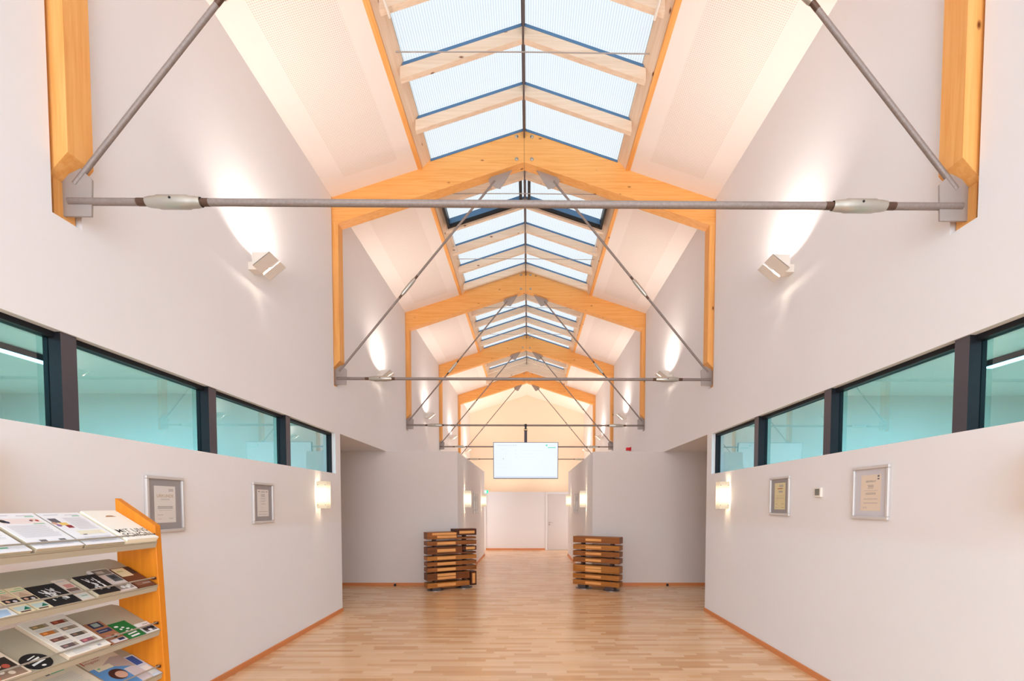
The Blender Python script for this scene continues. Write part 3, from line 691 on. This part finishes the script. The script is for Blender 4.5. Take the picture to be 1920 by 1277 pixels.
inl = [(.10, .60, 1.105, 1.15), (.20, .60, 1.045, 1.09), (.66, .99, 1.12, 1.175), (.20, .58, .912, .965), (.20, .58, .765, .825), (.80, 1.0, .795, .845), (.20, .58, .618, .672), (.20, .58, .505, .557), (.20, .58, .39, .444), (.20, .58, .285, .335), (.20, .58, .222, .272), (.935, 1.0, .09, .30), (.20, .58, .08, .135)]
# keep every post inside the stack only between the slats
stack((-1.905, 8.62, 0), math.radians(29), L1, sl, inl, [(.17, .156, 1.02), (.80, .156, 1.08)], (.2, .80),
      'left slatted wooden stand, brown bars with light inlays and a raised dark box on top')
L2 = .97
zs = [(.938, 1.065, SWM), (.803, .9, SWL), (.674, .772, SWM), (.543, .64, SWM), (.343, .484, SWL), (.212, .308, SWL), (.08, .178, SWL)]
sl = [(a, b, 0, L2, 0, mt) for a, b, mt in zs]
inl = [(.27, .60, .975, 1.025), (.27, .60, .828, .876), (.27, .60, .70, .748), (.27, .60, .568, .616), (.27, .60, .420, .466), (.27, .60, .360, .406), (.27, .60, .236, .284), (.27, .60, .104, .152)]
stack((.985, 9.05, 0), math.radians(-28), L2, sl, inl, [(.18, .178, .94), (.80, .178, .94)], (.2, .78),
      'right slatted wooden stand, seven even brown bars with a column of light inlays')

# ------------------------------------------------------------------ brochure rack
RX, RY0, RY1 = -2.18, .78, 2.673
ORG = wood('orange stained beech', rgb(226, 138, 36), rgb(214, 124, 28), rgb(120, 62, 24), 'Z', .4, False)
SHELF = plain('warm grey powder coated sheet', rgb(182, 170, 148), .5)
rack = thing('brochure_rack', (-2.3, 1.7, 0), 'brochure rack with orange side panel and sloping grey shelves at the left wall', 'brochure rack')
prof = [(-2.14, 0), (-2.145, .62), (-2.18, 1.574), (-2.413, 1.739), (-2.405, 0)]
for y0 in (RY1, RY0 - .042):
    m = MB(); m.prism(prof, y0, y0 + .042, ORG); m.build('side_panel', rack, bevel=.003)
ang = math.radians(32); V = Vector((-math.cos(ang), 0, math.sin(ang))); U = Vector((0, 1, 0)); NN = U.cross(V) * 1.0
if NN.z < 0: NN = -NN
lipz = [1.474, 1.212, .940, .675, .41]
SLEN = .31
for i, z in enumerate(lipz):
    x = RX + (.012 if i == 0 else .004 + .006 * i)
    m = MB(); o0 = Vector((x, RY0, z)); w = RY1 - RY0
    m.frame_box(o0, U, V, NN, (0.001, w - .001), (0, SLEN - .05), (-.003, 0), SHELF)
    # rounded back corners
    pts = [(.001, SLEN - .05), (.008, SLEN - .02), (.03, SLEN), (w - .03, SLEN), (w - .008, SLEN - .02), (w - .001, SLEN - .05)]
    vs = [o0 + U * a + V * b for a, b in pts] + [o0 + U * a + V * b - NN * .003 for a, b in pts]
    m.add(vs, [tuple(range(6)), tuple(range(11, 5, -1))] + [(j, j + 6, (j + 1) % 6 + 6, (j + 1) % 6) for j in range(6)], SHELF)
    m.frame_box(o0 - NN * .003, U, Vector((-.25, 0, -.968)), Vector((1, 0, 0)), (0.001, w - .001), (0, .03), (-.003, 0), SHELF)
    m.frame_box(o0, U, NN, V, (0.001, w - .001), (-.003, .006), (0, .003), SHELF)
    sh = m.build('shelf', rack)
    m = MB(); zz = z + .05; m.tube((x - .012, RY0 + .002, zz), (x - .012, RY1 - .002, zz), .0045, BRIGHT, 8)
    for yy in (RY0 + .004, RY1 - .012): m.box(x - .03, x - .006, yy, yy + .006, zz - .012, zz + .004, plain('dark bracket', rgb(70, 40, 26), .4))
    m.build('retaining_rod', sh)

# ------------------------------------------------------------------ printed matter on the rack
def printed(i, name, y0, y1, length, thick, paper, art, label, cat, grp, layers=1, vs=.004, edge=None, skew=0, lift=0, disc=False):
    x = RX + (.012 if i == 0 else .004 + .006 * i); z = lipz[i]
    w = y1 - y0
    o0 = Vector((x, y0, z)) + V * vs + NN * (.0006 + lift)
    m = MB(); edge = edge or paper
    A = Matrix.Rotation(skew, 3, NN); u, v = A @ U, A @ V
    if disc:
        seg = 36; c = o0 + u * (w / 2) + v * (w / 2)
        ring = [c + u * (math.cos(2 * math.pi * j / seg) * w / 2) + v * (math.sin(2 * math.pi * j / seg) * w / 2) for j in range(seg)]
        m.add([p + NN * thick for p in ring], [tuple(range(seg))], paper); m.add(ring + [p + NN * thick for p in ring], [(j, (j + 1) % seg, (j + 1) % seg + seg, j + seg) for j in range(seg)], edge)
    else:
        for k in range(layers):
            j1, j2 = (0, 0) if k == layers - 1 else (random.uniform(-.002, .0015), random.uniform(-.001, .0025))
            t0, t1 = thick * k / layers, thick * (k + 1) / layers
            m.frame_box(o0, u, v, NN, (j1, w + j1), (0 if j2 < 0 else j2, length + j2), (t0, t1 - (.0004 if layers > 1 and k < layers - 1 else 0)), edge if k < layers - 1 else paper)
    top = o0 + NN * thick
    lvl = 0
    for a in art:
        lvl += 1; off = .0004 + .00002 * lvl
        if a[0] == 'q': m.quad(top, u, v, a[1], a[2], a[3], a[4], a[5], NN, off)
        elif a[0] == 't': m.add(*_txt(a[1], top + NN * (off + .0001) + u * a[2] + v * a[3], u, v, a[4], a[6] if len(a) > 6 else 0), a[5])
        elif a[0] == 'd':
            c = top + u * a[1] + v * a[2] + NN * (off + .0001)
            m.add([c + u * (math.cos(t * math.pi / 10) * a[3]) + v * (math.sin(t * math.pi / 10) * a[3] * (a[5] if len(a) > 5 else 1)) for t in range(20)], [tuple(range(20))], a[4])
        elif a[0] == 'p': m.add([top + u * p[0] + v * p[1] + NN * (off + .0001) for p in a[1]], [tuple(range(len(a[1])))], a[2])
    o = m.build(name); 
    # move the origin to the foot of the item
    me = o.data; me.transform(Matrix.Translation(-o0)); o.location = o0
    return tag(o, label, cat, grp)
def _txt(t, o, u, v, size, rot=0):
    vs, fs = glyphs(t); c, n = math.cos(rot), math.sin(rot)
    return [o + u * ((x * c - y * n) * size) + v * ((x * n + y * c) * size) for x, y in vs], fs
def Q(x0, y0, x1, y1, c): return ('q', x0, y0, x1, y1, c)
def LN(x0, x1, y0, y1, step, col, h=.0018): 
    r = []; y = y0
    while y < y1: r.append(Q(x0, y, x1 - random.uniform(0, .1) * (x1 - x0), y + h, col)); y += step
    return r
PW = ink(242, 242, 246); PC = ink(250, 240, 216); TXT = ink(186, 182, 190); GREEN = ink(110, 186, 140); BROWN = ink(104, 58, 36); SKIN = ink(214, 164, 140); NAVY = ink(36, 42, 70); OR = ink(226, 92, 48); EDGE = ink(226, 216, 196); EDG2 = ink(200, 186, 160); ORW = ink(196, 130, 80); KG = ink(24, 112, 54); SKYB = ink(96, 146, 196); CRM = ink(236, 216, 176)
g1 = 'printed matter on the top shelf'; g2 = 'leaflets and booklets on the second shelf'; g3 = 'printed matter on the third shelf'; g4 = 'printed matter on the fourth shelf'
def sheet_art(w=.21, k=0):
    a = [Q(.02, .275, .09, .279, TXT), Q(.12, .272, .19, .276, TXT), Q(.15, .262, .19, .268, GREEN)]
    if k == 0:
        a += [Q(.02, .205, .19, .25, ink(240, 226, 222))] + [('d', .035, .228, .014, BLK), ('d', .045, .22, .010, NAVY), ('d', .160, .235, .007, SKIN), ('d', .176, .228, .008, RED), ('d', .15, .228, .007, ink(120, 70, 90)), Q(.14, .198, .19, .203, GREEN)]
        a += LN(.02, .19, .09, .19, .008, TXT) + [Q(.05, .045, .09, .07, ink(236, 236, 240)), Q(.055, .05, .085, .066, GR), Q(.14, .052, .17, .066, GR)] + LN(.03, .18, .02, .04, .009, TXT)
    elif k == 1:
        a += [Q(.01, .205, .05, .245, ink(100, 96, 104)), Q(.03, .18, .07, .205, ink(236, 200, 110)), Q(.045, .155, .075, .18, ink(150, 50, 60)), ('d', .012, .2, .012, SKIN), ('d', .018, .18, .011, ink(150, 110, 160))]
        a += LN(.085, .19, .14, .25, .0075, TXT) + [Q(.05, .09, .19, .125, ink(250, 242, 214)), Q(.06, .085, .08, .093, GR)] + LN(.05, .18, .095, .12, .008, TXT) + LN(.04, .19, .02, .07, .009, TXT)
    else:
        a += LN(.02, .19, .10, .25, .008, TXT) + [('d', .03, .03, .008, RED), Q(.06, .028, .14, .036, GREEN), Q(.03, .05, .08, .055, GR)]
    return a
# top shelf
printed(0, 'paper_folder', 2.462, 2.668, .30, .035, ink(250, 246, 236), [('p', [(.08, .232), (.10, .246), (.13, .246), (.15, .232)], ink(176, 130, 92)), ('t', 'MIT UNS', .012, .070, .050, BLK), ('t', 'SCHÖN.', .016, .026, .052, BLK)],
        'cream cut-out folder reading MIT UNS SCHÖN., next to the orange side panel', 'folder', g1, 6, edge=PC)
printed(0, 'information_sheet', 2.238, 2.448, .297, .026, PW, sheet_art(k=1), 'stack of white information sheets with grey, yellow and red blocks, beside the cream folder', 'paper stack', g1, 9, edge=EDG2)
printed(0, 'information_sheet', 2.014, 2.224, .297, .028, PW, sheet_art(k=0), 'stack of white information sheets with a pink banner of small figures near the top', 'paper stack', g1, 9, edge=EDG2)
printed(0, 'information_sheet', 1.785, 1.995, .297, .022, PW, sheet_art(k=2), 'leftmost visible stack of white sheets on the top shelf, green bar at its lower edge', 'paper stack', g1, 8, edge=EDG2)
# second shelf
def splash(w, l):
    a = []
    for k in range(26):
        x = w * random.uniform(.25, .8); y = l * random.uniform(.15, .72); r = random.uniform(.5, 1.1); dx, dy = math.cos(r + 1.1), math.sin(r + 1.1); ln = random.uniform(.012, .034); t = random.uniform(.002, .0045)
        a.append(('p', [(x - dy * t, y + dx * t), (x + dx * ln - dy * t * .6, y + dy * ln + dx * t), (x + dx * ln + dy * t, y + dy * ln - dx * t * .5), (x + dy * t, y - dx * t)][::-1], WHT))
    return a
printed(1, 'brochure', 2.545, 2.66, .20, .010, ink(118, 66, 42), [Q(0, .115, .075, .195, CRM), Q(.01, .16, .05, .17, ink(200, 190, 120)), Q(.078, .13, .115, .20, ink(70, 50, 44)), Q(.01, .02, .105, .05, ink(150, 104, 84)), Q(.05, .03, .105, .036, ink(196, 180, 180))],
        'brown brochure under a cream card, rightmost on the second shelf beside the orange panel', 'brochure', g2, 3)
printed(1, 'photo_brochure', 2.425, 2.528, .21, .014, ink(220, 206, 200), [Q(.006, .155, .097, .203, ink(132, 116, 104)), Q(.02, .168, .06, .19, ink(190, 172, 158)), Q(.006, .10, .05, .155, ink(214, 192, 182)), Q(.045, .085, .098, .15, ink(86, 92, 96)), Q(.055, .11, .085, .14, ink(52, 60, 66)), Q(.01, .01, .095, .05, ink(160, 142, 132)), ('d', .04, .03, .012, WHT), ('d', .065, .025, .012, WHT), ('d', .08, .036, .010, WHT)],
        'slim brochure with photographs of a grey interior, between brown brochure and black booklet', 'brochure', g2, 4)
printed(1, 'black_booklet', 2.30, 2.418, .165, .024, BLK, splash(.118, .165), 'black booklet with white hand lettering, the right one of two', 'booklet', g2, 5, edge=EDG2)
printed(1, 'leaflet', 2.222, 2.285, .185, .006, ink(226, 206, 190), [Q(.008, .165, .05, .17, TXT), Q(.015, .11, .055, .14, ink(206, 140, 132)), Q(.004, .08, .058, .105, ink(120, 92, 84)), Q(.004, .06, .058, .078, ink(176, 160, 152)), Q(.008, .01, .055, .05, ink(214, 214, 206)), Q(.02, .03, .05, .036, ink(150, 160, 130))],
        'narrow pink leaflet between the two black booklets', 'leaflet', g2, 3)
printed(1, 'black_booklet', 2.09, 2.218, .165, .006, BLK, splash(.128, .165), 'thin black booklet with white hand lettering, the left one of two', 'booklet', g2, 1)
def roofleaf(): return [Q(.004, .15, .06, .155, GREEN), Q(.03, .165, .058, .169, GREEN), Q(.004, .105, .062, .145, ink(216, 188, 160)), ('p', [(.008, .108), (.03, .14), (.058, .108)], ink(190, 156, 130)), Q(.004, .075, .062, .103, ink(40, 30, 32)), ('d', .02, .088, .008, SKIN), ('d', .045, .084, .008, ink(220, 210, 210)), Q(.004, .015, .062, .045, ink(200, 212, 206)), ('p', [(.03, .018), (.06, .018), (.05, .04)], ink(20, 110, 80)), Q(.01, .004, .05, .012, ink(90, 60, 60))]
printed(1, 'leaflet', 2.018, 2.084, .18, .006, CRM, roofleaf(), 'narrow roof leaflet with green print, touching the left black booklet', 'leaflet', g2, 3)
printed(1, 'leaflet', 1.945, 2.010, .18, .007, CRM, roofleaf(), 'second narrow roof leaflet with green print, left of its twin on the second shelf', 'leaflet', g2, 3)
printed(1, 'map_leaflet', 1.83, 1.938, .17, .005, ink(224, 196, 178), [Q(.0, .0, .108, .055, WHT), ('p', [(.03, .0), (.09, .008), (.10, .045), (.05, .05)], ink(176, 200, 226)), ('p', [(.0, .0), (.03, .0), (.045, .03), (.0, .05)], ink(228, 206, 188)), Q(.01, .10, .06, .14, ink(206, 140, 100))],
        'leaflet with a pale blue map, leftmost on the second shelf', 'leaflet', g2, 2)
# third shelf
printed(2, 'business_card', 2.583, 2.668, .095, .006, ink(236, 232, 230), [Q(.005, .01, .08, .055, ink(110, 108, 112)), ('d', .02, .035, .012, BLK), ('d', .045, .04, .011, NAVY), ('d', .066, .036, .012, BLK), Q(.03, .012, .05, .03, WHT), Q(.04, .075, .075, .079, GR)],
        'small white card showing three people, beside the orange panel on the third shelf', 'card', g3, 2)
printed(2, 'green_booklet', 2.46, 2.572, .148, .007, KG, [('d', .03, .115, .012, WHT, .6), ('d', .055, .098, .009, WHT, .7), ('d', .035, .088, .007, WHT), ('d', .07, .08, .010, WHT, .6), ('d', .05, .062, .009, WHT, .7), ('d', .08, .06, .008, WHT), ('p', [(.03, .03), (.09, .036), (.088, .046), (.03, .04)], WHT), ('p', [(.03, .008), (.085, .012), (.085, .024), (.03, .02)], WHT)],
        'bright green booklet with white lettering on the third shelf', 'booklet', g3, 2)
printed(2, 'brochure', 2.362, 2.458, .19, .012, ink(168, 112, 80), [Q(.02, .14, .082, .186, NAVY), Q(.033, .15, .07, .18, ink(150, 160, 150)), Q(.015, .095, .09, .125, ink(50, 56, 88)), Q(.02, .108, .07, .112, LG), ('d', .03, .06, .014, ink(190, 120, 110)), ('d', .055, .05, .013, BLK), ('d', .075, .055, .012, SKIN), Q(.01, .0, .09, .03, ink(216, 206, 206)), Q(.05, .01, .085, .028, NAVY)],
        'brown brochure of a wooden floor with two dark blue fields, left of the green booklet', 'brochure', g3, 3)
def grid_art():
    a = []; cols = [(150, 130, 90), (140, 60, 40), (206, 120, 50), (150, 130, 110), (120, 80, 70), (90, 80, 70), (110, 90, 90), (150, 90, 100)]
    k = 0
    for r in range(4):
        for c in range(2):
            x = .02 + c * .095; y = .235 - r * .058; a += [Q(x, y, x + .06, y + .026, ink(*cols[k])), Q(x + .06, y, x + .075, y + .026, ink(170, 150, 130)), Q(x + .01, y + .008, x + .03, y + .02, ink(min(255, cols[k][0] + 60), cols[k][1] + 40, cols[k][2] + 30))] + LN(x, x + .075, y - .024, y - .006, .006, TXT); k += 1
    return a + [Q(.15, .012, .168, .024, LG)] + LN(.03, .11, .01, .028, .007, TXT)
printed(2, 'product_catalogue', 2.138, 2.348, .297, .022, ink(246, 236, 224), grid_art(), 'large white catalogue stack with two columns of small pictures on the third shelf', 'catalogue', g3, 6, edge=ink(222, 200, 176))
printed(2, 'round_flyer', 1.985, 2.098, .1, .003, BLK, [('p', [(.025, .03), (.09, .05), (.092, .06), (.025, .042)][::1], WHT), ('p', [(.02, .052), (.08, .07), (.082, .08), (.022, .062)], WHT), ('p', [(.035, .074), (.075, .088), (.074, .093), (.034, .08)], WHT), ('d', .06, .02, .009, WHT, .7)],
        'round black flyer with white lettering lying on the third shelf', 'flyer', g3, disc=True)
printed(2, 'catering_brochure', 1.80, 1.975, .20, .012, ink(236, 214, 190), [Q(.01, .06, .165, .13, ink(50, 40, 34)), ('d', .05, .08, .018, ink(200, 150, 120)), ('d', .1, .085, .016, ink(220, 190, 150)), ('d', .13, .075, .014, ink(180, 80, 60)), Q(.01, .005, .165, .06, ink(150, 120, 100)), ('d', .12, .03, .012, ink(230, 210, 190)), ('d', .09, .045, .012, ink(230, 214, 196)), ('d', .05, .025, .02, OR), Q(.07, .15, .16, .156, ink(206, 90, 80))],
        'brochure with a food photograph and an orange round sticker, left of the round flyer', 'brochure', g3, 3)
# fourth shelf
printed(3, 'roofing_magazine', 2.392, 2.602, .297, .010, ink(226, 204, 178), [Q(.0, .0, .21, .20, SKYB), ('p', [(.07, .20), (.21, .12), (.21, .235), (.16, .245)], ink(188, 164, 156)), Q(.13, .16, .20, .22, ink(170, 140, 130)), Q(.14, .0, .21, .13, ink(212, 196, 196)), Q(.0, .235, .21, .297, ink(226, 204, 178)), ('t', 'dachbau', .022, .268, .030, RED), ('t', 'magazin', .022, .245, .026, RED), Q(.012, .243, .018, .285, RED), Q(.03, .17, .12, .205, ink(230, 214, 184)), Q(.04, .185, .055, .195, GREEN), ('d', .09, .11, .045, ink(74, 40, 34)), ('d', .10, .10, .03, SKIN)],
        'magazine titled dachbau magazin on the fourth shelf', 'magazine', g4, 3)
printed(3, 'information_sheet', 2.165, 2.375, .297, .018, ink(236, 220, 196), [Q(.06, .26, .08, .275, GR), Q(.085, .262, .15, .268, GREEN)] + LN(.03, .18, .1, .24, .009, TXT), 'stack of cream sheets left of the roofing magazine, on the fourth shelf', 'paper stack', g4, 4)
printed(3, 'blue_brochure', 2.607, 2.668, .21, .006, ink(210, 214, 226), [Q(.005, .12, .05, .2, ink(60, 90, 160)), Q(.005, .02, .05, .10, WHT)], 'narrow blue and white leaflet beside the orange panel on the fourth shelf', 'leaflet', g4, 2)

for ob in bpy.data.objects:
    if '_w' in ob: del ob['_w']
